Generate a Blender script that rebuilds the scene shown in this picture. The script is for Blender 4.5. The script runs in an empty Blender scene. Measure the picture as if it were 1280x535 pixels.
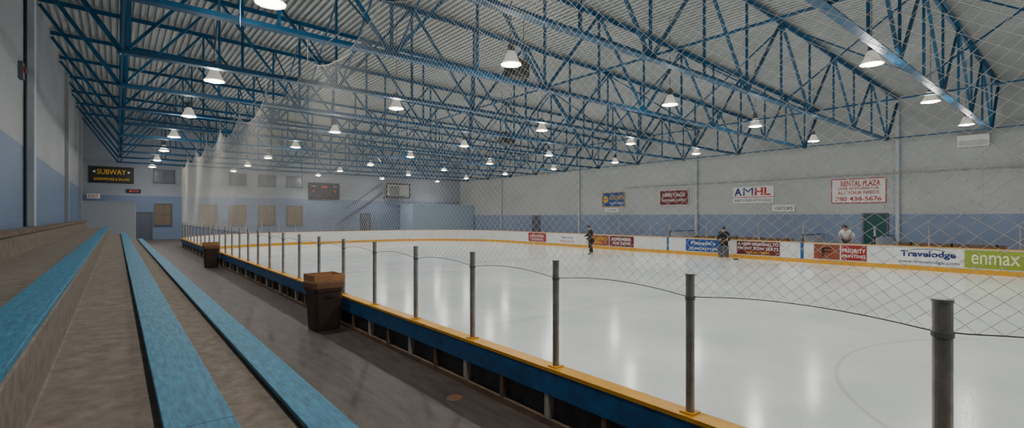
import bpy, bmesh, math, random
from mathutils import Vector, Matrix
random.seed(4)
SC = bpy.context.scene
COL = SC.collection

# ------------------------------------------------------------------ materials
def s2l(c):
    return tuple(((v/255)/12.92 if v/255 <= .04045 else ((v/255+.055)/1.055)**2.4) for v in c)

def new_mat(name):
    m = bpy.data.materials.new(name); m.use_nodes = True
    nt = m.node_tree
    return m, nt, nt.nodes['Principled BSDF']

def mat(name, rgb, rough=.6, metal=0., var=.12, scale=6., bump=0., spec=.5, stretch=None, emit=0., dark=None, trans=0.):
    m, nt, b = new_mat(name)
    c = s2l(rgb)
    b.inputs['Roughness'].default_value = rough
    b.inputs['Metallic'].default_value = metal
    b.inputs['Specular IOR Level'].default_value = spec
    tc = nt.nodes.new('ShaderNodeNewGeometry')
    mp = nt.nodes.new('ShaderNodeMapping')
    if stretch: mp.inputs['Scale'].default_value = stretch
    nt.links.new(tc.outputs['Position'], mp.inputs['Vector'])
    n = nt.nodes.new('ShaderNodeTexNoise'); n.inputs['Scale'].default_value = scale
    n.inputs['Detail'].default_value = 8; n.inputs['Roughness'].default_value = .65
    nt.links.new(mp.outputs[0], n.inputs['Vector'])
    cr = nt.nodes.new('ShaderNodeValToRGB')
    cr.color_ramp.elements[0].position = .3; cr.color_ramp.elements[1].position = .7
    d = s2l(dark) if dark else tuple(v*(1-var*1.6) for v in c)
    cr.color_ramp.elements[0].color = (*d, 1)
    cr.color_ramp.elements[1].color = (*[min(1, v*(1+var*.6)) for v in c], 1)
    nt.links.new(n.outputs['Fac'], cr.inputs[0])
    nt.links.new(cr.outputs[0], b.inputs['Base Color'])
    if bump:
        bp = nt.nodes.new('ShaderNodeBump'); bp.inputs['Strength'].default_value = bump
        bp.inputs['Distance'].default_value = .02
        nt.links.new(n.outputs['Fac'], bp.inputs['Height']); nt.links.new(bp.outputs[0], b.inputs['Normal'])
    if emit:
        b.inputs['Emission Color'].default_value = (*c, 1); b.inputs['Emission Strength'].default_value = emit
    if trans:
        t = nt.nodes.new('ShaderNodeBsdfTranslucent'); t.inputs[0].default_value = (*c, 1)
        mx = nt.nodes.new('ShaderNodeMixShader'); mx.inputs[0].default_value = trans
        out = nt.nodes['Material Output']
        nt.links.new(b.outputs[0], mx.inputs[1]); nt.links.new(t.outputs[0], mx.inputs[2]); nt.links.new(mx.outputs[0], out.inputs[0])
    return m

def wall_mat(name, up, low, zb, axis, brick=False):
    m, nt, b = new_mat(name)
    L = nt.links.new
    g = nt.nodes.new('ShaderNodeNewGeometry')
    sp = nt.nodes.new('ShaderNodeSeparateXYZ'); L(g.outputs['Position'], sp.inputs[0])
    gt = nt.nodes.new('ShaderNodeMath'); gt.operation = 'GREATER_THAN'; gt.inputs[1].default_value = zb
    L(sp.outputs[2], gt.inputs[0])
    mx = nt.nodes.new('ShaderNodeMixRGB'); L(gt.outputs[0], mx.inputs[0])
    mx.inputs[1].default_value = (*s2l(low), 1); mx.inputs[2].default_value = (*s2l(up), 1)
    mp = nt.nodes.new('ShaderNodeMapping'); mp.inputs['Scale'].default_value = (.5, .5, .9)
    L(g.outputs['Position'], mp.inputs[0])
    n = nt.nodes.new('ShaderNodeTexNoise'); n.inputs['Scale'].default_value = .7; n.inputs['Detail'].default_value = 7
    n.inputs['Roughness'].default_value = .5
    L(mp.outputs[0], n.inputs['Vector'])
    cr = nt.nodes.new('ShaderNodeValToRGB'); cr.color_ramp.elements[0].position = .33; cr.color_ramp.elements[1].position = .62
    cr.color_ramp.elements[0].color = (.87, .87, .87, 1); cr.color_ramp.elements[1].color = (1, 1, 1, 1)
    L(n.outputs['Fac'], cr.inputs[0])
    mu = nt.nodes.new('ShaderNodeMixRGB'); mu.blend_type = 'MULTIPLY'; mu.inputs[0].default_value = 1
    L(mx.outputs[0], mu.inputs[1]); L(cr.outputs[0], mu.inputs[2])
    cb = nt.nodes.new('ShaderNodeCombineXYZ')
    L(sp.outputs[1 if axis == 'Y' else 0], cb.inputs[0]); L(sp.outputs[2], cb.inputs[1])
    bk = nt.nodes.new('ShaderNodeTexBrick')
    bk.inputs['Color1'].default_value = (1, 1, 1, 1); bk.inputs['Color2'].default_value = (.95, .95, .95, 1)
    bk.inputs['Mortar'].default_value = (.78, .78, .78, 1)
    bk.inputs['Scale'].default_value = 1
    if brick:
        bk.inputs['Brick Width'].default_value = .4; bk.inputs['Row Height'].default_value = .2; bk.inputs['Mortar Size'].default_value = .006
    else:
        bk.offset = 0
        bk.inputs['Brick Width'].default_value = 3.66; bk.inputs['Row Height'].default_value = 2.2; bk.inputs['Mortar Size'].default_value = .015
    L(cb.outputs[0], bk.inputs['Vector'])
    m2 = nt.nodes.new('ShaderNodeMixRGB'); m2.blend_type = 'MULTIPLY'; m2.inputs[0].default_value = .6
    L(mu.outputs[0], m2.inputs[1]); L(bk.outputs['Color'], m2.inputs[2])
    L(m2.outputs[0], b.inputs['Base Color'])
    b.inputs['Roughness'].default_value = .6
    return m

M = {}
M['truss'] = mat('truss_blue_paint', (22, 90, 130), .42, var=.25, scale=3)
M['deck'] = mat('steel_deck', (176, 179, 179), .5, var=.1, scale=.6)
M['bench'] = mat('bench_blue_paint', (54, 138, 172), .55, var=.2, scale=7, stretch=(5, .8, 3), bump=.3, dark=(36, 94, 120))
M['conc'] = mat('concrete', (136, 126, 114), .85, var=.14, scale=8, bump=.15, dark=(102, 92, 81))
M['floor'] = mat('rubber_floor', (92, 82, 78), .5, var=.2, scale=2.5, stretch=(5, .8, 1), bump=.12, dark=(62, 54, 51))
M['yellow'] = mat('yellow_cap', (226, 164, 30), .4, var=.12)
M['white'] = mat('board_white', (225, 226, 224), .35, var=.06, scale=2)
M['brail'] = mat('blue_rail', (32, 100, 156), .5, var=.2, scale=5, dark=(22, 70, 112))
M['back'] = mat('board_backing', (82, 80, 82), .8, var=.3, scale=4)
M['ply'] = mat('plywood_brown', (126, 104, 84), .8, var=.3, scale=4)
M['stud'] = mat('stud_grey', (186, 180, 170), .6, var=.2)
M['steel'] = mat('post_steel', (168, 164, 158), .36, metal=.5, var=.2, scale=9)
M['net'] = mat('net_cord', (232, 228, 220), .7, var=.01, trans=.5)
M['cable'] = mat('cable_grey', (112, 112, 112), .5, var=.05)
M['can'] = mat('can_brown', (70, 54, 47), .5, var=.15)
M['card'] = mat('cardboard', (182, 134, 90), .8, var=.12)
M['lidd'] = mat('lid_brown', (128, 92, 66), .6, var=.1)
M['dark'] = mat('dark_metal', (38, 40, 44), .5, var=.1)
M['black'] = mat('black_sheet', (16, 16, 18), .4, var=.05)
M['casenavy'] = mat('scoreboard_case', (16, 24, 50), .4, var=.05)
M['housing'] = mat('lamp_housing', (110, 112, 114), .4, metal=.4, var=.05)
M['shade'] = mat('lamp_shade', (232, 226, 212), .35, var=.03, emit=.4)
M['lens'] = mat('lamp_lens', (255, 240, 214), .3, var=0, emit=16)
M['tan'] = mat('window_tan', (124, 110, 94), .7, var=.12)
M['frame'] = mat('window_frame', (96, 98, 106), .6, var=.1)
M['wglass'] = mat('window_dark', (92, 100, 114), .25, var=.1)
M['teal'] = mat('door_teal', (26, 84, 84), .5, var=.1)
M['lblue'] = mat('light_blue_panel', (160, 186, 208), .6, var=.06)
M['lwhite'] = mat('pale_panel', (184, 190, 198), .6, var=.06)
M['pipe'] = mat('pale_pipe', (165, 167, 167), .5, var=.08)
M['red'] = mat('ad_red', (156, 36, 38), .45, var=.06)
M['dred'] = mat('ad_maroon', (112, 28, 34), .45, var=.08)
M['brown'] = mat('ad_brown', (150, 76, 52), .45, var=.2)
M['blue'] = mat('ad_blue', (26, 72, 142), .45, var=.08)
M['navy'] = mat('lettering_navy', (14, 42, 112), .5, var=.02)
M['green'] = mat('ad_lime', (146, 164, 52), .45, var=.06)
M['pgreen'] = mat('lettering_pale', (240, 244, 190), .5, var=.02)
M['signw'] = mat('sign_white', (232, 232, 230), .5, var=.04)
M['ltwhite'] = mat('lettering_white', (240, 240, 240), .5, var=.0)
M['ltred'] = mat('lettering_red', (186, 22, 30), .5, var=.0)
M['ltyel'] = mat('lettering_yellow', (236, 188, 26), .5, var=.0)
M['led'] = mat('led_red', (220, 80, 50), .5, var=0, emit=.5)
M['skin'] = mat('skin', (205, 155, 130), .6, var=.05)
M['jblack'] = mat('jersey_black', (28, 28, 34), .8, var=.1)
M['jred'] = mat('trim_red', (150, 36, 40), .8, var=.1)
M['jwhite'] = mat('cloth_white', (225, 225, 225), .8, var=.05)
M['jgrey'] = mat('cloth_grey', (84, 88, 96), .8, var=.1)
M['hair'] = mat('hair_brown', (70, 50, 38), .8, var=.2)
M['wood'] = mat('stick_wood', (176, 140, 94), .6, var=.1)

# ice
def ice_mat():
    m, nt, b = new_mat('ice')
    L = nt.links.new
    g = nt.nodes.new('ShaderNodeNewGeometry')
    def math_(op, a, bb=None):
        n = nt.nodes.new('ShaderNodeMath'); n.operation = op
        for i, v in enumerate((a, bb)):
            if v is None: continue
            if isinstance(v, (int, float)): n.inputs[i].default_value = v
            else: L(v, n.inputs[i])
        return n.outputs[0]
    sp = nt.nodes.new('ShaderNodeSeparateXYZ'); L(g.outputs['Position'], sp.inputs[0])
    n = nt.nodes.new('ShaderNodeTexNoise'); n.inputs['Scale'].default_value = .3; n.inputs['Detail'].default_value = 8
    n.inputs['Roughness'].default_value = .62
    L(g.outputs['Position'], n.inputs['Vector'])
    cr = nt.nodes.new('ShaderNodeValToRGB'); cr.color_ramp.elements[0].position = .35; cr.color_ramp.elements[1].position = .65
    cr.color_ramp.elements[0].color = (*s2l((210, 219, 216)), 1); cr.color_ramp.elements[1].color = (*s2l((236, 241, 238)), 1)
    L(n.outputs['Fac'], cr.inputs[0])
    col = cr.outputs[0]
    def over(col, mask, rgb, a):
        f = math_('MULTIPLY', mask, a)
        mx = nt.nodes.new('ShaderNodeMixRGB'); L(f, mx.inputs[0]); L(col, mx.inputs[1]); mx.inputs[2].default_value = (*s2l(rgb), 1)
        return mx.outputs[0]
    for cx in (10.0, 20.8):
        dx = math_('SUBTRACT', sp.outputs[0], cx); dy = math_('SUBTRACT', sp.outputs[1], -1.7)
        d = math_('SQRT', math_('ADD', math_('MULTIPLY', dx, dx), math_('MULTIPLY', dy, dy)))
        ring = math_('LESS_THAN', math_('ABSOLUTE', math_('SUBTRACT', d, 4.57)), .03)
        col = over(col, ring, (130, 112, 118), .24)
    for yy, w, rgb, a in ((8.6, .15, (90, 120, 175), .10), (20.6, .15, (190, 80, 80), .25), (39.6, .03, (190, 60, 60), .4)):
        ln = math_('LESS_THAN', math_('ABSOLUTE', math_('SUBTRACT', sp.outputs[1], yy)), w)
        col = over(col, ln, rgb, a)
    L(col, b.inputs['Base Color'])
    n2 = nt.nodes.new('ShaderNodeTexNoise'); n2.inputs['Scale'].default_value = 1.3; n2.inputs['Detail'].default_value = 6
    L(g.outputs['Position'], n2.inputs['Vector'])
    mr = nt.nodes.new('ShaderNodeMapRange'); mr.inputs[3].default_value = .1; mr.inputs[4].default_value = .25
    L(n2.outputs['Fac'], mr.inputs[0]); L(mr.outputs[0], b.inputs['Roughness'])
    return m
M['ice'] = ice_mat()

# ------------------------------------------------------------------ mesh helpers
class MB:
    def __init__(s): s.v = []; s.f = []
    def box(s, x0, x1, y0, y1, z0, z1):
        b = len(s.v)
        s.v += [(x0,y0,z0),(x1,y0,z0),(x1,y1,z0),(x0,y1,z0),(x0,y0,z1),(x1,y0,z1),(x1,y1,z1),(x0,y1,z1)]
        s.f += [tuple(b+i for i in q) for q in ((0,3,2,1),(4,5,6,7),(0,1,5,4),(1,2,6,5),(2,3,7,6),(3,0,4,7))]
        return s
    def beam(s, p, q, w, h=None, up=(0,0,1)):
        h = h or w; p = Vector(p); q = Vector(q); d = (q-p).normalized()
        u = Vector(up)
        if abs(d.dot(u)) > .98: u = Vector((0,1,0))
        a = d.cross(u).normalized(); c = a.cross(d).normalized()
        b = len(s.v)
        for e in (p, q):
            for i, j in ((-1,-1),(1,-1),(1,1),(-1,1)):
                s.v.append(tuple(e + a*(w/2*i) + c*(h/2*j)))
        s.f += [tuple(b+i for i in t) for t in ((0,1,2,3),(4,7,6,5),(0,4,5,1),(1,5,6,2),(2,6,7,3),(3,7,4,0))]
        return s
    def cyl(s, p, q, r, r2=None, n=12, cap=True):
        r2 = r if r2 is None else r2
        p = Vector(p); q = Vector(q); d = (q-p).normalized()
        u = Vector((0,0,1)) if abs(d.z) < .95 else Vector((1,0,0))
        a = d.cross(u).normalized(); c = a.cross(d).normalized(); b = len(s.v)
        for e, rr in ((p, r), (q, r2)):
            for i in range(n):
                t = 2*math.pi*i/n; s.v.append(tuple(e + a*(rr*math.cos(t)) + c*(rr*math.sin(t))))
        for i in range(n):
            j = (i+1) % n; s.f.append((b+i, b+n+i, b+n+j, b+j))
        if cap:
            s.f.append(tuple(b+i for i in range(n))); s.f.append(tuple(b+n+i for i in reversed(range(n))))
        return s
    def lathe(s, prof, n=24, c=(0,0,0)):
        b = len(s.v)
        for r, z in prof:
            for i in range(n):
                t = 2*math.pi*i/n; s.v.append((c[0]+r*math.cos(t), c[1]+r*math.sin(t), c[2]+z))
        for k in range(len(prof)-1):
            for i in range(n):
                j = (i+1) % n
                s.f.append((b+k*n+i, b+k*n+j, b+(k+1)*n+j, b+(k+1)*n+i))
        return s
    def tube(s, pts, r, n=6):
        for a, b in zip(pts[:-1], pts[1:]): s.cyl(a, b, r, n=n)
        return s
    def prism(s, prof, y0, y1):   # prof: (x,z) polygon extruded along Y
        b = len(s.v); n = len(prof)
        s.v += [(x, y0, z) for x, z in prof] + [(x, y1, z) for x, z in prof]
        for i in range(n):
            j = (i+1) % n; s.f.append((b+i, b+j, b+n+j, b+n+i))
        s.f.append(tuple(b+i for i in reversed(range(n)))); s.f.append(tuple(b+n+i for i in range(n)))
        return s
    def obj(s, name, m, parent=None, loc=(0,0,0), smooth=False, bevel=0, fix=True):
        me = bpy.data.meshes.new(name); me.from_pydata(s.v, [], s.f); me.update()
        if fix:
            bm = bmesh.new(); bm.from_mesh(me); bmesh.ops.recalc_face_normals(bm, faces=bm.faces); bm.to_mesh(me); bm.free()
        if smooth:
            for p in me.polygons: p.use_smooth = True
        me.materials.append(m)
        o = bpy.data.objects.new(name, me); COL.objects.link(o); o.location = loc
        if parent: o.parent = parent
        if bevel:
            bv = o.modifiers.new('bevel', 'BEVEL'); bv.width = bevel; bv.segments = 2; bv.limit_method = 'ANGLE'
        return o

def tag(o, label, cat, group=None, kind=None):
    o['label'] = label; o['category'] = cat
    if group: o['group'] = group
    if kind: o['kind'] = kind
    return o
def root(name, loc, label, cat, group=None, rz=0):
    e = bpy.data.objects.new(name, None); e.empty_display_size = .2; COL.objects.link(e)
    e.location = loc; e.rotation_euler = (0, 0, rz)
    return tag(e, label, cat, group)
def dup(src, loc, rz=None):
    def rec(o, par):
        n = o.copy(); COL.objects.link(n)
        if par is not None: n.parent = par; n.matrix_parent_inverse = o.matrix_parent_inverse.copy()
        for c in list(o.children): rec(c, n)
        return n
    n = rec(src, None); n.location = loc
    if rz is not None: n.rotation_euler = (0, 0, rz)
    return n
def struct(o): o['kind'] = 'structure'; return o

def lettering(s, w, h, cx, cz, m, parent, y=-.03, name='lettering', shear=0, bold=.008):
    cu = bpy.data.curves.new(name, 'FONT'); cu.body = s; cu.extrude = .004; cu.shear = shear; cu.offset = bold
    cu.resolution_u = 3
    t = bpy.data.objects.new('tmp', cu); COL.objects.link(t)
    bpy.context.view_layer.update()
    dg = bpy.context.evaluated_depsgraph_get()
    me = bpy.data.meshes.new_from_object(t.evaluated_get(dg)); me.name = name
    bpy.data.objects.remove(t)
    xs = [v.co.x for v in me.vertices]; ys = [v.co.y for v in me.vertices]
    x0, x1, y0, y1 = min(xs), max(xs), min(ys), max(ys)
    for v in me.vertices:
        X = (v.co.x-(x0+x1)/2)/(x1-x0)*w + cx; Z = (v.co.y-(y0+y1)/2)/(y1-y0)*h + cz
        v.co = (X, y + (-v.co.z)*.8, Z)
    me.materials.clear(); me.materials.append(m)
    o = bpy.data.objects.new(name, me); COL.objects.link(o); o.parent = parent
    return o

# ------------------------------------------------------------------ constants
XL, XR, YB, YE = -1.95, 31.0, -8.0, 47.7
CAMZ = 2.42
XN, XF = 3.1, 27.7          # rink boards
R = 8.6; YS = 34.69; YEND = YS + R
FZ, FZ2 = .55, .30
def zroof(x): return 9.42 - .0273*(x - XL)
TB = 6.1

# ------------------------------------------------------------------ room shell
mw_l = wall_mat('wall_left_paint', (164, 168, 172), (108, 132, 164), 4.3, 'Y', True)
mw_e = wall_mat('wall_end_paint', (150, 157, 168), (118, 135, 163), 4.0, 'X')
mw_r = wall_mat('wall_right_paint', (184, 188, 188), (132, 148, 176), 2.52, 'Y')
struct(MB().box(XL-.25, XL, YB, YE+.25, 0, 9.6).obj('wall_left', mw_l))
struct(MB().box(XR, XR+.25, YB, YE+.25, 0, 9.6).obj('wall_right', mw_r))
struct(MB().box(XL, XR, YE, YE+.25, 0, 9.6).obj('wall_end', mw_e))
struct(MB().box(XL, XR, YB-.25, YB, 0, 9.6).obj('wall_back', mw_e))
# corrugated roof deck
b = MB(); pitch = .2; x = XL; pts = []
while x < XR + .01:
    z = zroof(x)
    pts += [(x, z), (x+.08, z), (x+.1, z+.075), (x+.18, z+.075)]
    x += pitch
for y in (YB, YE): b.v += [(px, y, pz) for px, pz in pts]
n = len(pts)
for i in range(n-1): b.f.append((i, i+1, n+i+1, n+i))
struct(b.obj('ceiling', M['deck'], fix=False))
# floors
b = MB(); b.box(1.29, XN-.02, YB, YS, FZ-.1, FZ); b.box(XL, 1.29, 40.0, YS+5.35, FZ-.1, FZ)
struct(b.obj('floor', M['floor']))
b = MB()
def arcfloor(cx, angs, xw, z):
    base = len(b.v)
    for a in angs:
        dx, dy = math.cos(a), math.sin(a)
        ts = [(YE-YS)/dy if dy > 1e-6 else 1e9, (xw-cx)/dx if abs(dx) > 1e-6 and (xw-cx)/dx > 0 else 1e9]
        t = min(ts)
        b.v += [(cx+dx*(R-.02), YS+dy*(R-.02), z), (cx+dx*t, YS+dy*t, z)]
    for i in range(len(angs)-1):
        k = base+2*i; b.f.append((k, k+1, k+3, k+2))
cn = (XN+R, XF-R)
aa = [math.pi - i*math.pi/2/24 for i in range(25)] + [math.atan2(YE-YS, XL-cn[0])]; aa = sorted(set(aa), reverse=True)
arcfloor(cn[0], aa, XL, FZ+.002)
aa = sorted([math.pi/2 - i*math.pi/2/24 for i in range(25)] + [math.atan2(YE-YS, XR-cn[1])], reverse=True)
arcfloor(cn[1], aa, XR, FZ2+.25)
k = len(b.v); b.v += [(cn[0], YEND-.02, FZ), (cn[1], YEND-.02, FZ), (cn[1], YE, FZ), (cn[0], YE, FZ)]; b.f.append((k, k+1, k+2, k+3))
struct(b.obj('floor', M['floor']))
struct(MB().box(XF+.02, XR, YB, YS, FZ2-.1, FZ2).obj('floor', M['floor']))
tag(MB().box(XN-.0, XF+.0, YB, YEND+.02, -.1, 0).obj('ice_sheet', M['ice']), 'smooth pale resurfaced ice with faint painted lines', 'ice')

# pilasters / columns
for i, y in enumerate((19.4, 32.0, 43.3)):
    struct(MB().box(XL, XL+.14, y-.22, y+.22, 2.13, 9.3).obj('trim_%d' % (i+1), M['pipe'] if i else M['lwhite']))
for i, y in enumerate((6.8, 17.9, 28.8, 39.7)):
    b = MB().box(XR-.16, XR-.14, y-.08, y+.08, FZ2, 8.45).box(XR-.02, XR, y-.08, y+.08, FZ2, 8.45).box(XR-.15, XR, y-.01, y+.01, FZ2, 8.45)
    struct(b.obj('trim_%d' % (i+4), M['lwhite']))
tag(MB().cyl((XR-.2, -6, 4.62), (XR-.2, 24, 4.62), .025).obj('conduit_pipe', M['pipe']), 'long thin pale conduit running along the wall', 'pipe')
tag(MB().cyl((XL+.04, 18.4, 2.13), (XL+.04, 18.4, 9.2), .035).obj('conduit_pipe', M['dark']), 'dark vertical conduit beside the wall pilaster', 'pipe')
rb = root('fire_alarm', (XL, 17.6, 6.15), 'small dark alarm box on the block wall', 'alarm')
MB().box(0, .1, -.13, .13, -.22, .22).obj('alarm_box', M['frame'], rb, bevel=.01); MB().cyl((.1, 0, .02), (.14, 0, .02), .08).obj('bell', M['red'], rb)

# ------------------------------------------------------------------ bleachers
X0 = XL+.01
prof = [(X0, 0), (X0, 2.12), (-1.45, 2.12), (-1.45, 1.70), (-.375, 1.70), (-.375, 1.30), (.475, 1.30), (.475, .90), (1.285, .90), (1.285, 0)]
tag(MB().prism(prof, -6.0, 39.98).obj('bleacher_steps', M['conc'], bevel=.012), 'worn brown-grey concrete stepped seating tiers beside the rink', 'bleachers')
tag(MB().box(-1.448, -1.41, -6, 39.5, 2.07, 2.14).obj('edge_board', M['ply']), 'narrow brown edging along the top concrete tier', 'edging')
def bench(x0, x1, top, lab):
    y0, y1 = -5.8, 39.6
    r = root('bench', ((x0+x1)/2, y0, top-.07), lab, 'bench', 'blue bleacher benches')
    w = (x1-x0)/2
    ys = [0, 4.1, 8.7, 13.4, 18.2, 23.1, 28.0, 32.9, 37.8, y1-y0]
    for i in range(len(ys)-1):
        MB().box(-w, w, ys[i]+.002, ys[i+1]-.002, .03, .07).obj('plank', M['bench'], r, bevel=.004)
    y = .5
    while y < y1-y0:
        MB().box(-w+.02, w-.02, y-.05, y+.05, 0, .03).obj('cleat', M['ply'], r); y += 1.8
bench(-.64, -.37, 1.77, 'long blue painted wooden bench on the upper concrete tier')
bench(.18, .48, 1.37, 'long blue painted wooden bench with worn paint on the middle tier')
bench(1.02, 1.29, .97, 'long blue painted wooden bench beside the walkway')

# ------------------------------------------------------------------ rink boards
def sweep(path, o0, o1, z0, z1, m, name, parent, bevel=0):
    b = MB(); P = [Vector((p[0], p[1])) for p in path]; n = len(P)
    for i, p in enumerate(P):
        d = (P[min(i+1, n-1)] - P[max(i-1, 0)]).normalized(); nl = Vector((-d.y, d.x))
        for o, z in ((o0, z0), (o1, z0), (o1, z1), (o0, z1)):
            q = p + nl*o; b.v.append((q.x, q.y, z))
    for i in range(n-1):
        for j in range(4):
            k = (j+1) % 4; b.f.append((4*i+j, 4*i+k, 4*i+4+k, 4*i+4+j))
    b.f.append((0, 1, 2, 3)); b.f.append((4*n-4, 4*n-3, 4*n-2, 4*n-1))
    return b.obj(name, m, parent, bevel=bevel)
def board(path, label, group, full=True, zb=FZ):
    o = path[0]
    r = root('dasher_board', (o[0], o[1], 0), label, 'rink board', group)
    P = [(p[0]-o[0], p[1]-o[1]) for p in path]
    sweep(P, 0, .03, 0, 1.04, M['white'], 'face_panel', r)
    sweep(P, -.012, 0, 0.0, .2, M['yellow'], 'kick_plate', r)
    sweep(P, -.02, .13, 1.04, 1.07, M['yellow'], 'cap_rail', r)
    sweep(P, .085, .125, .83, 1.038, M['brail'], 'upper_rail', r)
    sweep(P, .032, .05, zb, 1.03, M['back'], 'backing_sheet', r)
    sweep(P, .05, .12, zb, zb+.06, M['ply'], 'bottom_rail', r)
    return r
# near side straight segments
seg = 2.63; y0 = .5 - 1.315*4
t = board([(XN, y0), (XN, y0+seg)], 'white rink board with yellow cap, blue rail and grey studs', 'near side rink boards')
for k in range(4):
    yy = .02 + k*seg/4
    m = M['stud'] if k % 2 == 0 else M['ply']
    MB().box(-.12, -.05, yy, yy+.05, FZ+.06, .83).obj('stud', m, t)
for k in range(1, 15): dup(t, (XN, y0+seg*k, 0))
def arc(cx, a0, a1, n=14): return [(cx+R*math.cos(a0+(a1-a0)*i/n), YS+R*math.sin(a0+(a1-a0)*i/n)) for i in range(n+1)]
g2 = 'end rink boards'
for cx, a0 in ((cn[0], math.pi), (cn[1], math.pi/2)):
    for k in range(3):
        board(arc(cx, a0-k*math.pi/6, a0-(k+1)*math.pi/6, 6), 'curved white corner rink board with yellow cap and kick plate', g2)
w = (cn[1]-cn[0])/3
for k in range(3): board([(cn[0]+w*k, YEND), (cn[0]+w*(k+1), YEND)], 'straight white end rink board with yellow cap', g2)
# far side boards with adverts
far = [
 (34.69, 31.8, None, ()), (31.8, 29.5, 'red', (('HERITAGE', 1.6, .2, .1, 'ltwhite'), ('ROOFING', 1.2, .16, -.18, 'ltwhite'))), (29.5, 28.2, None, ()),
 (28.2, 26.0, 'signw', (('Sports', 1.2, .24, .08, 'navy'), ('EXCELLENCE', 1.5, .12, -.2, 'ltred'))), (26.0, 24.94, None, ()),
 (24.94, 22.85, 'brown', (('COUNTRY', 1.5, .2, .12, 'ltyel'), ('INN', .6, .2, -.16, 'ltyel'))),
 (22.85, 20.67, 'dred', (('REMEMBER', 1.6, .18, .14, 'ltwhite'), ('THE GAME', 1.5, .18, -.14, 'ltwhite'))), (20.67, 18.12, None, ()), (18.12, 17.96, 'post', ()), (17.96, 16.78, None, ()),
 (16.78, 14.39, 'blue', (("People's", 1.5, .24, .12, 'ltwhite'), ('EDMONTON', 1.7, .14, -.2, 'ltwhite'))), (14.39, 13.54, None, ()),
 (13.54, 11.15, 'dred', (('A NEW MEANING TO', 2.1, .15, .22, 'ltwhite'), ('FRONT ROW SEATS', 2.1, .15, -.02, 'ltwhite'), ('780-451-2000', 1.2, .1, -.25, 'ltyel'))), (11.15, 10.17, None, ()), (10.17, 10.0, 'post', ()),
 (10.0, 9.56, None, ()), (9.56, 8.35, 'brown', (('F', .4, .4, 0, 'jblack'),)), (8.35, 7.24, 'red', (('PRIORITY', .95, .18, .1, 'ltwhite'), ('PRINTING', .9, .13, -.16, 'ltwhite'))), (7.24, 6.22, None, ()),
 (6.22, 3.86, 'signw', (('Travelodge', 1.8, .32, .08, 'navy'), ('www.travelodge.com', 2.0, .16, -.25, 'navy'))),
 (3.86, 1.4, 'green', (('enmax', 1.35, .36, 0, 'pgreen'),)), (1.4, -1.6, None, ()), (-1.6, -4.76, None, ()),
]
for ya, yb, kind, txt in far:
    L_ = ya-yb; lab = 'plain white rink board with yellow cap and kick plate'
    if kind == 'post': lab = 'narrow blue gate post between white rink boards'
    elif kind: lab = {'red': 'rink board with red advertisement and white lettering', 'signw': 'rink board with white advertisement and blue lettering', 'brown': 'rink board with brown advertisement panel',
        'dred': 'rink board with dark maroon advertisement and white lettering', 'blue': 'rink board with blue advertisement and white lettering', 'green': 'rink board with green advertisement and pale lettering'}[kind]
    r = root('dasher_board', (XF, (ya+yb)/2, 0), lab, 'rink board', 'far side rink boards', -math.pi/2)
    h = L_/2
    MB().box(-h, h, 0, .03, 0, 1.04).obj('face_panel', M['brail'] if kind == 'post' else M['white'], r)
    MB().box(-h, h, -.012, 0, 0, .2).obj('kick_plate', M['yellow'], r)
    MB().box(-h, h, -.02, .13, 1.04, 1.07).obj('cap_rail', M['yellow'], r)
    MB().box(-h, h, .085, .12, .85, 1.038).obj('upper_rail', M['brail'], r)
    for xx in (-h+.02, h-.07): MB().box(xx, xx+.05, .03, .1, FZ2, 1.03).obj('stud', M['stud'], r)
    if kind and kind != 'post':
        a = MB().box(-h+.03, h-.03, -.012, 0, .25, .99).obj('advert_panel', M[kind], r)
        for s, w_, hh, cz, mm in txt:
            lettering(s, min(w_, L_-.2)*1.05, hh*1.1, -.28 if s == 'enmax' else 0, .62+cz, M[mm], a, y=-.018, bold=.035 if s == 'Travelodge' else .004)
        if kind == 'signw' and ya < 7:
            MB().tube([(.45*math.cos(t_)*1.3, -.02, .88+.08*math.sin(t_)) for t_ in [math.pi*i/8 for i in range(9)]], .014, 5).obj('emblem', M['navy'], a)

# ------------------------------------------------------------------ net posts
def post(loc, rad=.03, lab='grey steel post standing on the rink boards'):
    r = root('net_post', loc, lab, 'post', 'steel net posts')
    MB().cyl((0, 0, 0), (0, 0, .94), rad, n=20).obj('post_tube', M['steel'], r, smooth=False)
    MB().cyl((0, 0, .94), (0, 0, .955), rad*1.08, n=20).obj('post_cap', M['steel'], r)
    MB().box(-.05, .05, -.05, .05, -.001, .012).obj('base_plate', M['yellow'], r)
    MB().cyl((0, 0, .775), (0, 0, .80), rad*1.12, n=20).obj('cable_clamp', M['cable'], r)
    return r
p = post((XN-.045, .5+1.315, 1.07))
post((XN-.045, .5, 1.07), .04, 'thick grey steel post with weathered surface on the rink boards')
post((XN-.045, .5-1.315, 1.07), .04, 'thick grey steel post with weathered surface on the rink boards')
for k in range(2, 27): dup(p, (XN-.045, .5+1.315*k, 1.07))
for k in range(1, 11):
    a = math.pi - k*math.pi/2/10; rr = R+.045
    dup(p, (cn[0]+rr*math.cos(a), YS+rr*math.sin(a), 1.07))
for k in range(1, 8): dup(p, (cn[0]+k*(cn[1]-cn[0])/7, YEND+.045, 1.07))

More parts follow.
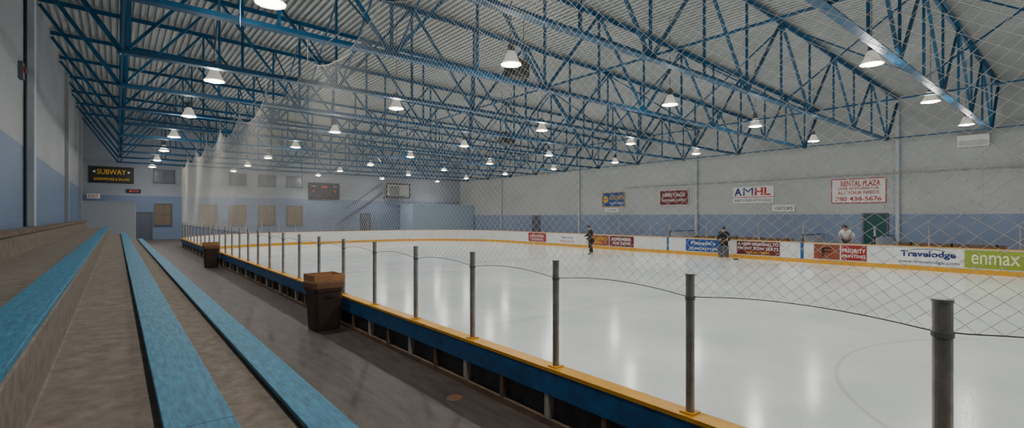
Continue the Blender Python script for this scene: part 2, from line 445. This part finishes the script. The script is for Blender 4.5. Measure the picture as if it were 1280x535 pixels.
# ------------------------------------------------------------------ netting
trY = [3.16 + 3.64*i for i in range(-2, 12)]
def ztop(y):
    f = ((y-3.16)/3.64) % 1.0
    return 5.62 - .42*4*f*(1-f)
def zbot(y):
    f = ((y-.5)/1.315) % 1.0
    return 1.86 + .05*4*f*(1-f)
NH = 3.6; A, B = .088, .078; ny0, ny1 = -3.4, YS+.9
nv = []; nf = []
rr = .00145
NS = 16
def npt(s, v):
    y = s; zb_, zt_ = zbot(y), ztop(y)
    return Vector((XN-.045 + .035*math.sin(y*1.3+2.2*v)*math.sin(math.pi*v), y + .012*math.sin(9*v+y*2), zb_ + v*(zt_-zb_)))
for sgn in (1, -1):
    span = NH*A/B
    s0 = ny0 - span
    while s0 < ny1 + span:
        prev = None
        for i in range(NS+1):
            v = i/NS; y = s0 + sgn*v*span
            if y < ny0 or y > ny1: prev = None; continue
            c = npt(y, v)
            q = Vector((0, .68, -sgn*.73))
            k = len(nv)
            nv += [tuple(c+Vector((rr, 0, 0))), tuple(c+q*rr*.87-Vector((rr*.5, 0, 0))), tuple(c-q*rr*.87-Vector((rr*.5, 0, 0)))]
            if prev is not None:
                for j in range(3):
                    jj = (j+1) % 3; nf.append((prev+j, prev+jj, k+jj, k+j))
            prev = k
        s0 += A
me = bpy.data.meshes.new('safety_net'); me.from_pydata(nv, [], nf); me.materials.append(M['net'])
net = bpy.data.objects.new('safety_net', me); COL.objects.link(net)
tag(net, 'white diamond mesh safety netting hanging above the rink boards', 'net', kind='stuff')
cab = []; y = ny0
while y <= ny1: cab.append((XN-.045, y, zbot(y))); y += .1315
MB().tube(cab, .004, 5).obj('hem_cable', M['cable'], net)
cab = []; y = ny0
while y <= ny1: cab.append((XN-.045, y, ztop(y))); y += .182
MB().tube(cab, .005, 5).obj('top_rope', M['net'], net)
MB().cyl((XN-.045, ny0, 5.66), (XN-.045, ny1, 5.66), .007, n=6).obj('support_wire', M['cable'], net)
for y in trY:
    if ny0 < y < ny1: MB().cyl((XN-.045, y, 5.62), (XN-.045, y, TB), .005, n=6).obj('hanger_rope', M['net'], net)

# ------------------------------------------------------------------ trusses
tr = root('roof_truss', (0, trY[0], 0), 'blue painted open steel roof truss spanning the rink', 'roof truss', 'blue steel roof trusses')
def zt(x): return zroof(x) - .09
XA, XZ, NP = .1, 29.0, 12
def tchord(name, a, b_, flip=1):
    m = MB(); a = Vector(a); b_ = Vector(b_)
    m.beam(a, b_, .2, .025); m.beam(a+Vector((0, 0, .06*flip)), b_+Vector((0, 0, .06*flip)), .04, .1)
    return m.obj(name, M['truss'], tr)
tchord('bottom_chord', (XA-.1, 0, TB), (XZ+.1, 0, TB))
tchord('top_chord', (XL+.02, 0, zt(XL)), (XR-.02, 0, zt(XR)), -1)
px = [XA+(XZ-XA)*i/NP for i in range(NP+1)]
for i, x in enumerate(px):
    MB().beam((x, 0, TB), (x, 0, zt(x)), .06, .06, (0, 1, 0)).obj('vertical_strut', M['truss'], tr)
    if i < NP:
        x2 = px[i+1]
        if i % 2 == 0: a, c = (x, 0, TB), (x2, 0, zt(x2))
        else: a, c = (x, 0, zt(x)), (x2, 0, TB)
        MB().beam(a, c, .07, .07, (0, 1, 0)).obj('diagonal_strut', M['truss'], tr)
MB().beam((XA, 0, TB), (XL+.05, 0, zt(XL)-.2), .1, .1, (0, 1, 0)).obj('diagonal_strut', M['truss'], tr)
MB().beam((XZ, 0, TB), (XR-.05, 0, zt(XR)-.2), .1, .1, (0, 1, 0)).obj('diagonal_strut', M['truss'], tr)
for y in trY[1:]: dup(tr, (0, y, 0))
# longitudinal struts and sway braces
for x in (XA, px[4], px[8], XZ):
    tag(MB().beam((x, trY[0], TB+.07), (x, trY[-1], TB+.07), .05, .05).obj('roof_strut', M['truss']), 'long blue steel strut tying the roof trusses together', 'roof strut', 'long blue roof struts')
for x in (px[0], px[2], px[7]):
    br = root('cross_brace', (x+.06, trY[0], 0), 'blue steel cross brace between two roof trusses', 'cross brace', 'blue roof cross braces')
    MB().beam((0, .04, TB+.1), (0, 3.60, zt(x)-.15), .04).obj('brace_bar', M['truss'], br)
    MB().beam((.06, 3.60, TB+.1), (.06, .04, zt(x)-.15), .04).obj('brace_bar', M['truss'], br)
    for y in trY[1:-1]: dup(br, (x+.06, y, 0))

# ------------------------------------------------------------------ lamps
lx = (2.05, 7.38, 14.1, 20.2, 26.4); ly = (-2.3, 3.6, 9.1, 15.3, 21.3, 27.3, 33.4, 39.5, 45.0)
for ci, x in enumerate(lx):
    r = root('pendant_lamp', (x, ly[0], 6.07), 'hanging high bay lamp with round metal dome shade, lit', 'lamp', 'hanging high bay lamps')
    MB().lathe([(.05, .33), (.085, .32), (.12, .26), (.165, .14), (.215, .05), (.25, 0), (.235, .02), (.2, .06), (.15, .14), (.1, .24), (.07, .29)], 28).obj('lamp_shade', M['shade'], r, smooth=True, fix=False)
    MB().lathe([(0, -.03), (.07, -.027), (.14, -.015), (.215, .015), (0.0, .03)], 24).obj('lamp_lens', M['lens'], r, smooth=True)
    MB().cyl((0, 0, .3), (0, 0, .52), .085, .075, 18).cyl((0, 0, .52), (0, 0, .56), .05, .02, 14).obj('lamp_housing', M['housing'], r)
    zc = zroof(x)-6.07
    MB().cyl((0, 0, .54), (0, 0, zc+.02), .01, n=8).obj('hanging_rod', M['housing'], r)
    ld = bpy.data.lights.new('lamp_spot', 'SPOT'); ld.energy = 370 if ci else 210; ld.color = (1, .972, .925); ld.shadow_soft_size = .12; ld.spot_size = math.radians(150); ld.spot_blend = .9
    lo = bpy.data.objects.new('lamp_spot', ld); COL.objects.link(lo); lo.parent = r; lo.location = (0, 0, -.12)
    ld = bpy.data.lights.new('lamp_glow', 'POINT'); ld.energy = 54; ld.color = (1, .972, .925); ld.shadow_soft_size = .12
    lo = bpy.data.objects.new('lamp_glow', ld); COL.objects.link(lo); lo.parent = r; lo.location = (0, 0, -.22)
    for y in ly[1:]: dup(r, (x, y, 6.07))

# hanging unit heaters
def heater(loc):
    r = root('unit_heater', loc, 'dark suspended fan heater hanging under the roof', 'heater', 'suspended fan heaters')
    MB().box(-.35, .35, -.25, .25, -.3, .3).obj('heater_case', M['dark'], r, bevel=.03)
    m = MB()
    for k in range(7): m.box(-.32, .32, -.29, -.25, -.26+k*.08, -.23+k*.08)
    m.obj('louver', M['housing'], r)
    MB().cyl((-.3, 0, .3), (-.3, 0, zroof(loc[0])-loc[2]+.02), .012, n=8).obj('hanging_rod', M['dark'], r)
    MB().cyl((.3, 0, .3), (.3, 0, zroof(loc[0])-loc[2]+.02), .012, n=8).obj('hanging_rod', M['dark'], r)
heater((10.3, 12.4, 7.3)); heater((15.9, 20.0, 6.5))
# drooping conduit above bleachers
tag(MB().tube([(1.6, 9.6, 9.3), (1.55, 9.7, 8.2), (1.5, 10.1, 7.2), (1.5, 10.6, 6.6), (1.55, 11.2, 6.2), (1.7, 12.6, 6.1), (1.95, 14.2, 6.45), (1.9, 15.0, 7.2)], .018, 8).obj('hanging_cable', M['truss']),
    'drooping blue electrical cable hanging below the roof', 'cable')
tag(MB().tube([(1.6, 9.2, 9.3), (1.6, 9.2, 5.6)], .012, 8).obj('hanging_cable', M['truss']), 'straight blue cable hanging from the roof', 'cable')

# ------------------------------------------------------------------ signs
def sign(name, lab, loc, w, h, rz, bg, txt, border=None, d=.05, bold=.008):
    r = root(name, loc, lab, 'sign', None, rz)
    MB().box(-w/2, w/2, -d, 0, -h/2, h/2).obj('sign_panel', M[bg], r, bevel=.008)
    if border:
        m = MB(); e = .04
        m.box(-w/2, w/2, -d-.01, -d+.002, h/2-e, h/2).box(-w/2, w/2, -d-.01, -d+.002, -h/2, -h/2+e).box(-w/2, -w/2+e, -d-.01, -d+.002, -h/2+e, h/2-e).box(w/2-e, w/2, -d-.01, -d+.002, -h/2+e, h/2-e)
        m.obj('sign_border', M[border], r)
    for s, ww, hh, cx, cz, mm in txt: lettering(s, ww, hh, cx, cz, M[mm], r, y=-d-.006, bold=bold)
    return r
q = -math.pi/2
r = sign('wall_sign', 'large white sign with red border and red lettering', (XR-.005, 8.52, 3.78), 2.5, 1.32, q, 'signw',
     (('RENTAL PLAZA', 1.8, .3, .1, .4, 'ltred'), ('OVER 20 STORES FOR', 1.9, .13, 0, .13, 'ltred'), ('ALL YOUR NEEDS', 1.9, .17, 0, -.1, 'ltred')), 'ltred', bold=.02)
MB().box(-1.2, 1.2, -.06, -.052, -.6, -.27).obj('sign_band', M['signw'], r)
lettering('780 438-5676', 2.1, .24, 0, -.43, M['ltred'], r, y=-.064, bold=.02)
r = sign('wall_sign', 'white league sign with bold dark and red lettering', (XR-.005, 14.1, 3.75), 2.5, 1.05, q, 'signw',
     (('ALBERTA MINOR HOCKEY LEAGUE', 2.3, .18, 0, -.34, 'navy'),), bold=0)
lettering('A', .5, .5, -.92, .2, M['navy'], r, y=-.056, bold=.03)
lettering('M', .62, .5, -.28, .2, M['navy'], r, y=-.056, bold=0)
lettering('HL', .95, .5, .6, .2, M['ltred'], r, y=-.056, bold=.035)
MB().box(-1.22, 1.22, -.056, -.05, -.17, -.12).obj('colour_band', M['ltred'], r)
sign('wall_sign', 'small white sign with black lettering', (XR-.005, 12.3, 2.88), 1.25, .4, q, 'signw', (('VISITORS', 1.05, .2, 0, 0, 'jblack'),))
sign('wall_sign', 'dark red sign with white border and lettering', (XR-.005, 19.67, 3.74), 2.35, 1.12, q, 'dred',
     (('HERITAGE', 1.8, .24, 0, .2, 'ltwhite'), ('ROOFING SUPPLY', 1.9, .18, 0, -.2, 'ltwhite')), 'ltwhite')
r = sign('wall_sign', 'blue sign with yellow lettering and hexagonal emblem', (XR-.005, 25.15, 3.74), 2.3, 1.2, q, 'blue',
     (('AUTO PARTS', 1.4, .34, .35, .14, 'ltyel'), ('AUTO PARTS', 1.3, .16, .35, -.3, 'ltwhite')), 'ltyel')
MB().cyl((-.76, -.055, .02), (-.76, -.07, .02), .3, n=6).obj('emblem', M['ltyel'], r)
lettering('NAPA', .44, .16, -.76, .02, M['navy'], r, y=-.075)
sign('wall_sign', 'small white notice with blue lettering', (XR-.005, 25.3, 2.9), 1.4, .35, q, 'signw', (('COACHES', 1.0, .16, 0, 0, 'blue'),))
r = sign('wall_sign', 'black sandwich shop sign with yellow lettering', (-.3, YE-.005, 5.53), 2.65, 1.25, 0, 'black',
     (('SUBWAY', 1.7, .38, 0, .22, 'ltyel'), ('SANDWICHES & SALADS', 2.1, .19, 0, -.32, 'ltyel')), 'dark')
m = MB(); m.v = [(-1.12, -.06, .22), (-.95, -.06, .33), (-.95, -.06, .11), (1.12, -.06, .22), (.95, -.06, .33), (.95, -.06, .11)]; m.f = [(0, 1, 2), (3, 5, 4)]
m.obj('arrow_emblem', M['signw'], r)
sign('exit_sign', 'small dim red exit sign on the wall', (-1.35, YE-.005, 3.9), .75, .36, 0, 'signw', (('EXIT', .58, .24, 0, 0, 'ltred'),))
# scoreboard
r = root('scoreboard', (15.45, YE-.01, 4.8), 'dark blue electronic scoreboard with small lit red digits', 'scoreboard')
MB().box(-1.45, 1.45, -.2, 0, -.78, .78).obj('case', M['casenavy'], r, bevel=.02)
for s, ww, hh, cx, cz in (('20:00', .55, .2, 0, .4), ('0', .14, .2, -1.0, 0), ('0', .14, .2, 1.0, 0)):
    lettering(s, ww, hh, cx, cz, M['led'], r, y=-.225, name='digit')
lettering('HOME', .4, .09, -1.0, .45, M['ltwhite'], r, y=-.21); lettering('VISITOR', .4, .09, 1.0, .45, M['ltwhite'], r, y=-.21)
r = root('wall_clock', (1.0, YE-.005, 4.35), 'small dark digital clock with red digits', 'clock')
MB().box(-.45, .45, -.08, 0, -.14, .14).obj('case', M['black'], r); lettering('6:11', .5, .16, 0, 0, M['led'], r, y=-.09, name='digit')

# ------------------------------------------------------------------ windows, doors on end wall
wi = 1
def window(x0, x1, z0, z1, m):
    global wi
    r = bpy.data.objects.new('window_%d' % wi, None); COL.objects.link(r); r.location = ((x0+x1)/2, YE, (z0+z1)/2); r['kind'] = 'structure'; wi += 1
    w, h = (x1-x0)/2, (z1-z0)/2
    MB().box(-w, w, -.03, 0, -h, h).obj('pane', m, r)
    f = MB().box(-w-.06, w+.06, -.07, 0, h, h+.07).box(-w-.09, w+.09, -.1, 0, -h-.08, -h).box(-w-.06, -w, -.07, 0, -h, h).box(w, w+.06, -.07, 0, -h, h).box(-.02, .02, -.05, 0, -h, h).box(-w, w, -.05, 0, -.02, .02)
    f.obj('frame', M['frame'], r)
for x0, x1 in ((5.3, 6.6), (7.45, 8.8), (9.75, 11.15), (12.1, 13.5)):
    window(x0+.05, x1-.05, 1.65, 3.3, M['tan'])
for x0, x1 in ((7.5, 8.75), (9.8, 11.1), (12.15, 13.4), (2.3, 3.6)):
    window(x0, x1, 5.1, 6.05, M['wglass'])
window(2.35, 3.4, 1.75, 3.35, M['tan'])
def door(n, loc, rz, m, w=.95, h=2.1):
    r = bpy.data.objects.new('door_%d' % n, None); COL.objects.link(r); r.location = loc; r.rotation_euler = (0, 0, rz); r['kind'] = 'structure'
    MB().box(-w/2, w/2, -.05, 0, 0, h).obj('door_leaf', m, r)
    MB().box(-w/2-.08, -w/2, -.08, 0, 0, h+.08).box(w/2, w/2+.08, -.08, 0, 0, h+.08).box(-w/2, w/2, -.08, 0, h, h+.08).obj('door_frame', M['frame'], r)
    MB().cyl((w/2-.1, -.05, 1), (w/2-.1, -.12, 1), .02).beam((w/2-.22, -.12, 1), (w/2-.08, -.12, 1), .02).obj('handle', M['steel'], r)
door(1, (1.65, YE, FZ), 0, M['wglass']); door(2, (XR, 7.75, FZ2), q, M['teal'], .95, 2.2); door(3, (XR, 34.4, FZ2), q, M['wglass']); door(4, (19.6, YE, FZ), 0, M['wglass'])
r = root('storage_enclosure', (-.42, 45.9, FZ), 'pale painted panel enclosure beside the bleachers', 'enclosure')
MB().box(-1.5, 1.5, -.9, 1.75, 0, 2.85).obj('enclosure_wall', M['lwhite'], r, bevel=.02); MB().box(-1.52, 1.53, -.93, 1.75, 2.85, 2.93).obj('top_rail', M['lwhite'], r)
r = root('machine_enclosure', (27.2, 46.2, FZ), 'light blue panelled enclosure in the corner of the hall', 'enclosure')
MB().box(-3.8, 3.78, -1.4, 1.45, 0, 3.05).obj('enclosure_wall', M['lblue'], r, bevel=.02); MB().box(-3.83, 3.78, -1.43, 1.45, 3.05, 3.12).obj('top_rail', M['lwhite'], r)
# wall units
r = root('wall_heater', (XR-.005, 3.95, 5.9), 'white boxy air unit mounted on the wall', 'air unit', None, q)
MB().box(-.55, .55, -.42, 0, -.28, .28).obj('unit_case', M['signw'], r, bevel=.03)
m = MB(); [m.box(-.48, .48, -.435, -.42, -.22+k*.06, -.19+k*.06) for k in range(4)]; m.obj('grille', M['pipe'], r)
r = root('ventilation_unit', (22.8, YE-.005, 5.05), 'grey louvered ventilation unit on a dark wall bracket', 'ventilation unit')
MB().box(-1.2, 1.2, -.9, 0, -.5, .6).obj('unit_case', M['pipe'], r, bevel=.03)
m = MB(); [m.box(-1.05, .1, -.94, -.9, -.4+k*.15, -.33+k*.15) for k in range(6)]; m.obj('louver', M['dark'], r)
m = MB()
for xx in (-1.3, 1.3): m.beam((xx, -.9, -.75), (xx, -.9, .75), .08)
for zz in (-.72, .72): m.beam((-1.34, -.9, zz), (1.34, -.9, zz), .08)
m.beam((-1.3, -.9, -.7), (-1.3, 0, -.7), .06).beam((1.3, -.9, -.7), (1.3, 0, -.7), .06)
m.obj('bracket', M['dark'], r)
tag(MB().beam((21.3, YE-.3, 4.9), (16.6, YE-.3, 1.6), .11).obj('handrail', M['frame']), 'dark sloping rail descending along the end wall', 'rail')
tag(MB().beam((21.3, YE-.3, 5.8), (17.4, YE-.3, 3.1), .08).obj('handrail', M['frame']), 'short dark sloping rail beside the ventilation unit', 'rail')

# ------------------------------------------------------------------ trash cans
def can(loc, lab, rz):
    r = root('trash_can', loc, lab, 'trash can', 'brown trash cans', rz)
    b = MB(); prof = [(.2, 0), (.205, .02), (.235, .62), (.25, .64), (.255, .70), (.245, .70)]
    def sq(h, z, k=.05):
        return [(h-k, -h, z), (h, -h+k, z), (h, h-k, z), (h-k, h, z), (-h+k, h, z), (-h, h-k, z), (-h, -h+k, z), (-h+k, -h, z)]
    for h, z in prof: b.v += sq(h, z)
    for k in range(len(prof)-1):
        for i in range(8):
            j = (i+1) % 8; b.f.append((8*k+i, 8*k+j, 8*k+8+j, 8*k+8+i))
    b.f.append(tuple(range(7, -1, -1))); b.obj('can_body', M['can'], r)
    b = MB()
    for h, z in ((.262, .69), (.268, .70), (.268, .78), (.25, .81)): b.v += sq(h, z)
    for k in range(3):
        for i in range(8):
            j = (i+1) % 8; b.f.append((8*k+i, 8*k+j, 8*k+8+j, 8*k+8+i))
    b.f.append(tuple(range(7, -1, -1))); b.f.append(tuple(24+i for i in range(8))); b.obj('lid_rim', M['lidd'], r)
    b = MB().box(-.25, .25, -.25, -.235, .80, .91).box(-.25, .25, .235, .25, .80, .91).box(-.25, -.235, -.235, .235, .80, .91).box(.235, .25, -.235, .235, .80, .91)
    b.obj('cardboard_collar', M['card'], r)
    MB().box(-.06, .06, -.262, -.25, .55, .6).box(.25, .262, -.06, .06, .55, .6).obj('grip', M['can'], r)
can((2.68, 8.25, FZ), 'brown square trash can with cardboard collar against the boards', .05)
can((2.67, 20.7, FZ), 'brown square trash can further along the walkway', -.04)
tag(MB().lathe([(0, .006), (.075, .006), (.085, .0), (.0, 0)], 24, (2.7, 4.25, FZ)).obj('floor_drain', M['lidd']), 'small round brown floor drain cover', 'drain')

# ------------------------------------------------------------------ team benches beyond the far boards
def tbench(y0, y1):
    r = root('team_bench', (29.6, y0, FZ2), 'long wooden team bench with dark frame behind the boards', 'bench', 'team benches')
    L_ = y1-y0
    MB().box(-.18, .18, 0, L_, .42, .46).obj('seat', M['wood'], r); MB().box(.5, .54, 0, L_, .62, .82).obj('back_rest', M['ply'], r)
    MB().box(.18, .5, 0, L_, .42, .45).obj('seat', M['ply'], r)
    y = .3
    while y < L_:
        MB().box(-.15, .15, y-.03, y+.03, 0, .42).box(.5, .56, y-.03, y+.03, 0, .85).obj('leg', M['dark'], r); y += 1.5
tbench(2.8, 6.6); tbench(11.4, 17.6)
for i, (y, x1) in enumerate(((10.1, 30.9), (18.0, 30.9), (7.0, 30.9))):
    r = root('bench_partition', (XF+.15, y, FZ2), 'pale half-height partition closing the team bench', 'partition', 'team bench partitions')
    MB().box(0, x1-XF-.2, -.03, .03, 0, 1.1).obj('partition_panel', M['lwhite'], r)
    MB().box(0, .06, -.04, .04, 0, 1.6).obj('partition_post', M['steel'], r); MB().box(0, x1-XF-.2, -.04, .04, 1.1, 1.15).obj('top_rail', M['brail'], r)
for y in (2.2, 5.0, 7.9, 12.3, 15.4, 19.4, 22.0):
    dup(p, (XF+.06, y, 1.07))['label'] = 'grey steel post rising from the far boards'

# ------------------------------------------------------------------ people
def skin(name, chains, m, parent, fing=()):
    V = []; E = []; Rr = []; key = {}; roots = []
    def addv(k, p, r):
        if k is not None and k in key: return key[k]
        V.append(p); Rr.append(r); i = len(V)-1
        if k is not None: key[k] = i
        return i
    first = True
    for ch in chains:
        prev = None
        for k, p, r in ch:
            i = addv(k, p, r)
            if first: roots.append(i); first = False
            if prev is not None and prev != i: E.append((prev, i))
            prev = i
    for ch in fing:
        prev = None
        for p, r in ch:
            i = addv(None, p, r)
            if prev is None: roots.append(i)
            else: E.append((prev, i))
            prev = i
    me = bpy.data.meshes.new(name); me.from_pydata(V, E, []); o = bpy.data.objects.new(name, me); COL.objects.link(o)
    me.materials.append(m)
    sm = o.modifiers.new('skin', 'SKIN'); sm.use_smooth_shade = True
    for i, r in enumerate(Rr):
        rr_ = r if isinstance(r, tuple) else (r, r)
        me.skin_vertices[0].data[i].radius = rr_
        me.skin_vertices[0].data[i].use_root = i in roots
    ss = o.modifiers.new('sub', 'SUBSURF'); ss.levels = 1; ss.render_levels = 2
    o.parent = parent
    return o
def person(loc, rz, lab, top, legs, lean=.0, helmet=True, arms=None, skates=True, pads=False, stick=True, stride=.0, hairy=False):
    r = root('person', loc, lab, 'person', None, rz)
    lift = .05 if skates else 0
    def Lz(x, y, z):   # lean torso forward about the hip
        z0 = .93
        if z > z0: d = z-z0; return (x, y - d*math.sin(lean), z0 + d*math.cos(lean) + lift)
        return (x, y, z+lift)
    P = {'pel': ((0, .0, .95), .12), 'wst': ((0, 0, 1.1), .115), 'chs': ((0, 0, 1.32), .14), 'nk': ((0, -.01, 1.49), .055), 'hb': ((0, -.03, 1.57), .075), 'hd': ((0, -.03, 1.66), .095), 'ht': ((0, -.01, 1.74), .065)}
    for s in (-1, 1):
        P['sh%d' % s] = ((s*.18, 0, 1.42), .065)
        el, wr, hn = arms[0 if s < 0 else 1] if arms else ((s*.27, -.02, 1.14), (s*.2, -.26, 1.02), (s*.18, -.34, 1.0))
        P['el%d' % s] = (el, .048); P['wr%d' % s] = (wr, .034); P['hn%d' % s] = (hn, .038)
        P['hp%d' % s] = ((s*.1, .0, .88), .092)
        P['kn%d' % s] = ((s*.14, -.06 - s*stride*.6, .52), .066); P['an%d' % s] = ((s*.16, .02 - s*stride, .11), .045); P['to%d' % s] = ((s*.18, -.15 - s*stride, .06), .04)
    J = {k: (Lz(*v[0]), v[1]) for k, v in P.items()}
    def ch(keys, ex=0): return [(k, J[k][0], J[k][1]+ex) for k in keys]
    fing = []
    for s in (-1, 1):
        h = Vector(J['hn%d' % s][0]); d = (h-Vector(J['wr%d' % s][0])).normalized(); side = Vector((1, 0, 0)); dn = d.cross(side).normalized()
        if dn.z > 0: dn = -dn
        for i, ln in enumerate((.075, .085, .08, .062)):
            o_ = side*((i-1.5)*.02); b0 = h+o_; b1 = b0+d*ln*.55; b2 = b1+(d*.4+dn*.9)*ln*.5
            fing.append([(tuple(b0), .0095), (tuple(b1), .009), (tuple(b2), .008)])
        b0 = h-d*.03-side*s*.02; fing.append([(tuple(b0), .011), (tuple(b0-side*s*.035+d*.03), .01), (tuple(b0-side*s*.03+d*.06), .009)])
    skin('body', [ch(['pel', 'wst', 'chs', 'nk', 'hb', 'hd', 'ht'])] + [ch(['chs', 'sh%d' % s, 'el%d' % s, 'wr%d' % s, 'hn%d' % s]) for s in (-1, 1)] + [ch(['pel', 'hp%d' % s, 'kn%d' % s, 'an%d' % s, 'to%d' % s]) for s in (-1, 1)], M['skin'], r, fing)
    ex = .045 if helmet else .02
    skin('jersey' if helmet else 'shirt', [[('pel', J['pel'][0], J['pel'][1]+ex-.01), ('wst', J['wst'][0], J['wst'][1]+ex), ('chs', J['chs'][0], J['chs'][1]+ex)]] + [[('chs', J['chs'][0], .1), ('sh%d' % s, J['sh%d' % s][0], .07+ex), ('el%d' % s, J['el%d' % s][0], .055+ex*.8), ('wr%d' % s, J['wr%d' % s][0], .04+ex*.5)] for s in (-1, 1)], top, r)
    skin('trousers', [[('pel', J['pel'][0], .12+ex)]+[('hp%d' % s, J['hp%d' % s][0], .1+ex), ('kn%d' % s, J['kn%d' % s][0], .075+ex*.7), ('an%d' % s, J['an%d' % s][0], .055+ex*.2)] for s in (-1, 1)], legs, r)
    hd = Vector(J['hd'][0])
    # face
    for s in (-1, 1):
        MB().lathe([(0, -.011), (.011, 0), (0, .011)], 8, tuple(hd+Vector((s*.033, -.092, .0)))).obj('eye', M['black'], r)
        MB().lathe([(0, -.03), (.016, 0), (0, .03)], 8, tuple(hd+Vector((s*.098, 0, -.01)))).obj('ear', M['skin'], r)
    MB().beam(hd+Vector((0, -.092, .01)), hd+Vector((0, -.115, -.03)), .022).obj('nose', M['skin'], r)
    MB().beam(hd+Vector((-.025, -.092, -.055)), hd+Vector((.025, -.092, -.055)), .01).obj('mouth', M['jred'], r)
    prof = [(.118*math.cos(a), .118*1.05*math.sin(a)) for a in [math.pi/2*i/7 for i in range(8)]]
    MB().lathe([(.118, -.03)]+prof, 20, tuple(hd+Vector((0, .015, .015)))).obj('helmet' if helmet else 'hair', M['jblack'] if helmet else M['hair'], r, smooth=True)
    if helmet:
        m_ = MB()
        for k in range(5):
            z = -.09+k*.03
            m_.tube([tuple(hd+Vector((.12*math.sin(a), -.125*math.cos(a)-.0, z))) for a in [-1.1+.44*i for i in range(6)]], .0035, 5)
        m_.obj('face_cage', M['steel'], r)
        for s in (-1, 1):
            h = Vector(J['hn%d' % s][0]); w_ = Vector(J['wr%d' % s][0])
            skin('glove', [[(None, tuple(w_), .05), (None, tuple(h), .065), (None, tuple(h+(h-w_)*.6), .05)]], M['jblack'], r)
    for s in (-1, 1):
        a = Vector(J['an%d' % s][0]); t_ = Vector(J['to%d' % s][0])
        skin('skate' if skates else 'shoe', [[(None, tuple(a+Vector((0, 0, .08))), .055), (None, tuple(a-Vector((0, -.02, .03))), .055), (None, tuple(t_), .045)]], M['black'], r)
        if skates: MB().box(t_.x-.006, t_.x+.006, t_.y-.06, a.y+.08, .0, .05).obj('skate_blade', M['steel'], r)
        if pads:
            k_ = Vector(J['kn%d' % s][0]); m_ = MB()
            m_.box(k_.x-.13, k_.x+.13, k_.y-.16, k_.y-.08, .06, .74); m_.box(k_.x-.13, k_.x-.08, k_.y-.18, k_.y-.02, .1, .7); m_.box(k_.x+.08, k_.x+.13, k_.y-.18, k_.y-.02, .1, .7)
            m_.obj('leg_pad', M['jgrey'], r, bevel=.03)
    if helmet:
        c0 = Vector(Lz(0, 0, 1.12))
        MB().lathe([(.172, -.04), (.178, 0), (.172, .04)], 20, tuple(c0)).obj('jersey_stripe', M['jred'] if not pads else M['jgrey'], r)
    if stick:
        h1 = Vector(J['hn1'][0]); h2 = Vector(J['hn-1'][0]); tip = Vector((.55, -.75, .06))
        m_ = MB().beam(h2+(h2-h1).normalized()*.12, h1, .028, .02).beam(h1, tip, .028, .02)
        m_.obj('stick_shaft', M['wood'], r)
        MB().beam(tip-Vector((0, 0, .02)), tip+Vector((.26, -.08, -.02)), .02, .07).obj('stick_blade', M['jblack'], r)
    return r
face = -math.pi/2
person((23.2, 20.6, 0), face-.5, 'hockey player in dark jersey standing on ice with stick', M['jblack'], M['jblack'], lean=.18, stride=.12,
       arms=(((-.26, -.08, 1.16), (-.1, -.28, 1.12), (-.06, -.34, 1.1)), ((.3, -.06, 1.12), (.26, -.28, .98), (.26, -.36, .95))))
person((26.95, 13.9, 0), face+.4, 'goaltender in dark jersey and leg pads beside the boards', M['jblack'], M['jblack'], lean=.3, pads=True,
       arms=(((-.32, -.05, 1.16), (-.28, -.26, 1.02), (-.27, -.33, 1.0)), ((.33, -.04, 1.14), (.28, -.24, 1.0), (.27, -.31, .97))))
person((28.35, 8.25, FZ2), face, 'person in white shirt leaning forward over the rink boards', M['jwhite'], M['jgrey'], lean=.55, helmet=False, skates=False, stick=False,
       arms=(((-.3, .05, 1.22), (-.26, -.0, .97), (-.25, -.07, .93)), ((.3, .05, 1.22), (.26, 0, .97), (.25, -.07, .93))))

# ------------------------------------------------------------------ camera and world
w = bpy.data.worlds.new('world'); SC.world = w; w.use_nodes = True
w.node_tree.nodes['Background'].inputs[0].default_value = (.5, .55, .6, 1); w.node_tree.nodes['Background'].inputs[1].default_value = .3
cd = bpy.data.cameras.new('camera'); cam = bpy.data.objects.new('camera', cd); COL.objects.link(cam)
cam.location = (0, 0, CAMZ); cam.rotation_euler = (math.pi/2, 0, -math.radians(39.14))
cd.sensor_width = 36; cd.lens = 17.07; cd.shift_y = .00195; cd.clip_start = .05; cd.clip_end = 200
SC.camera = cam
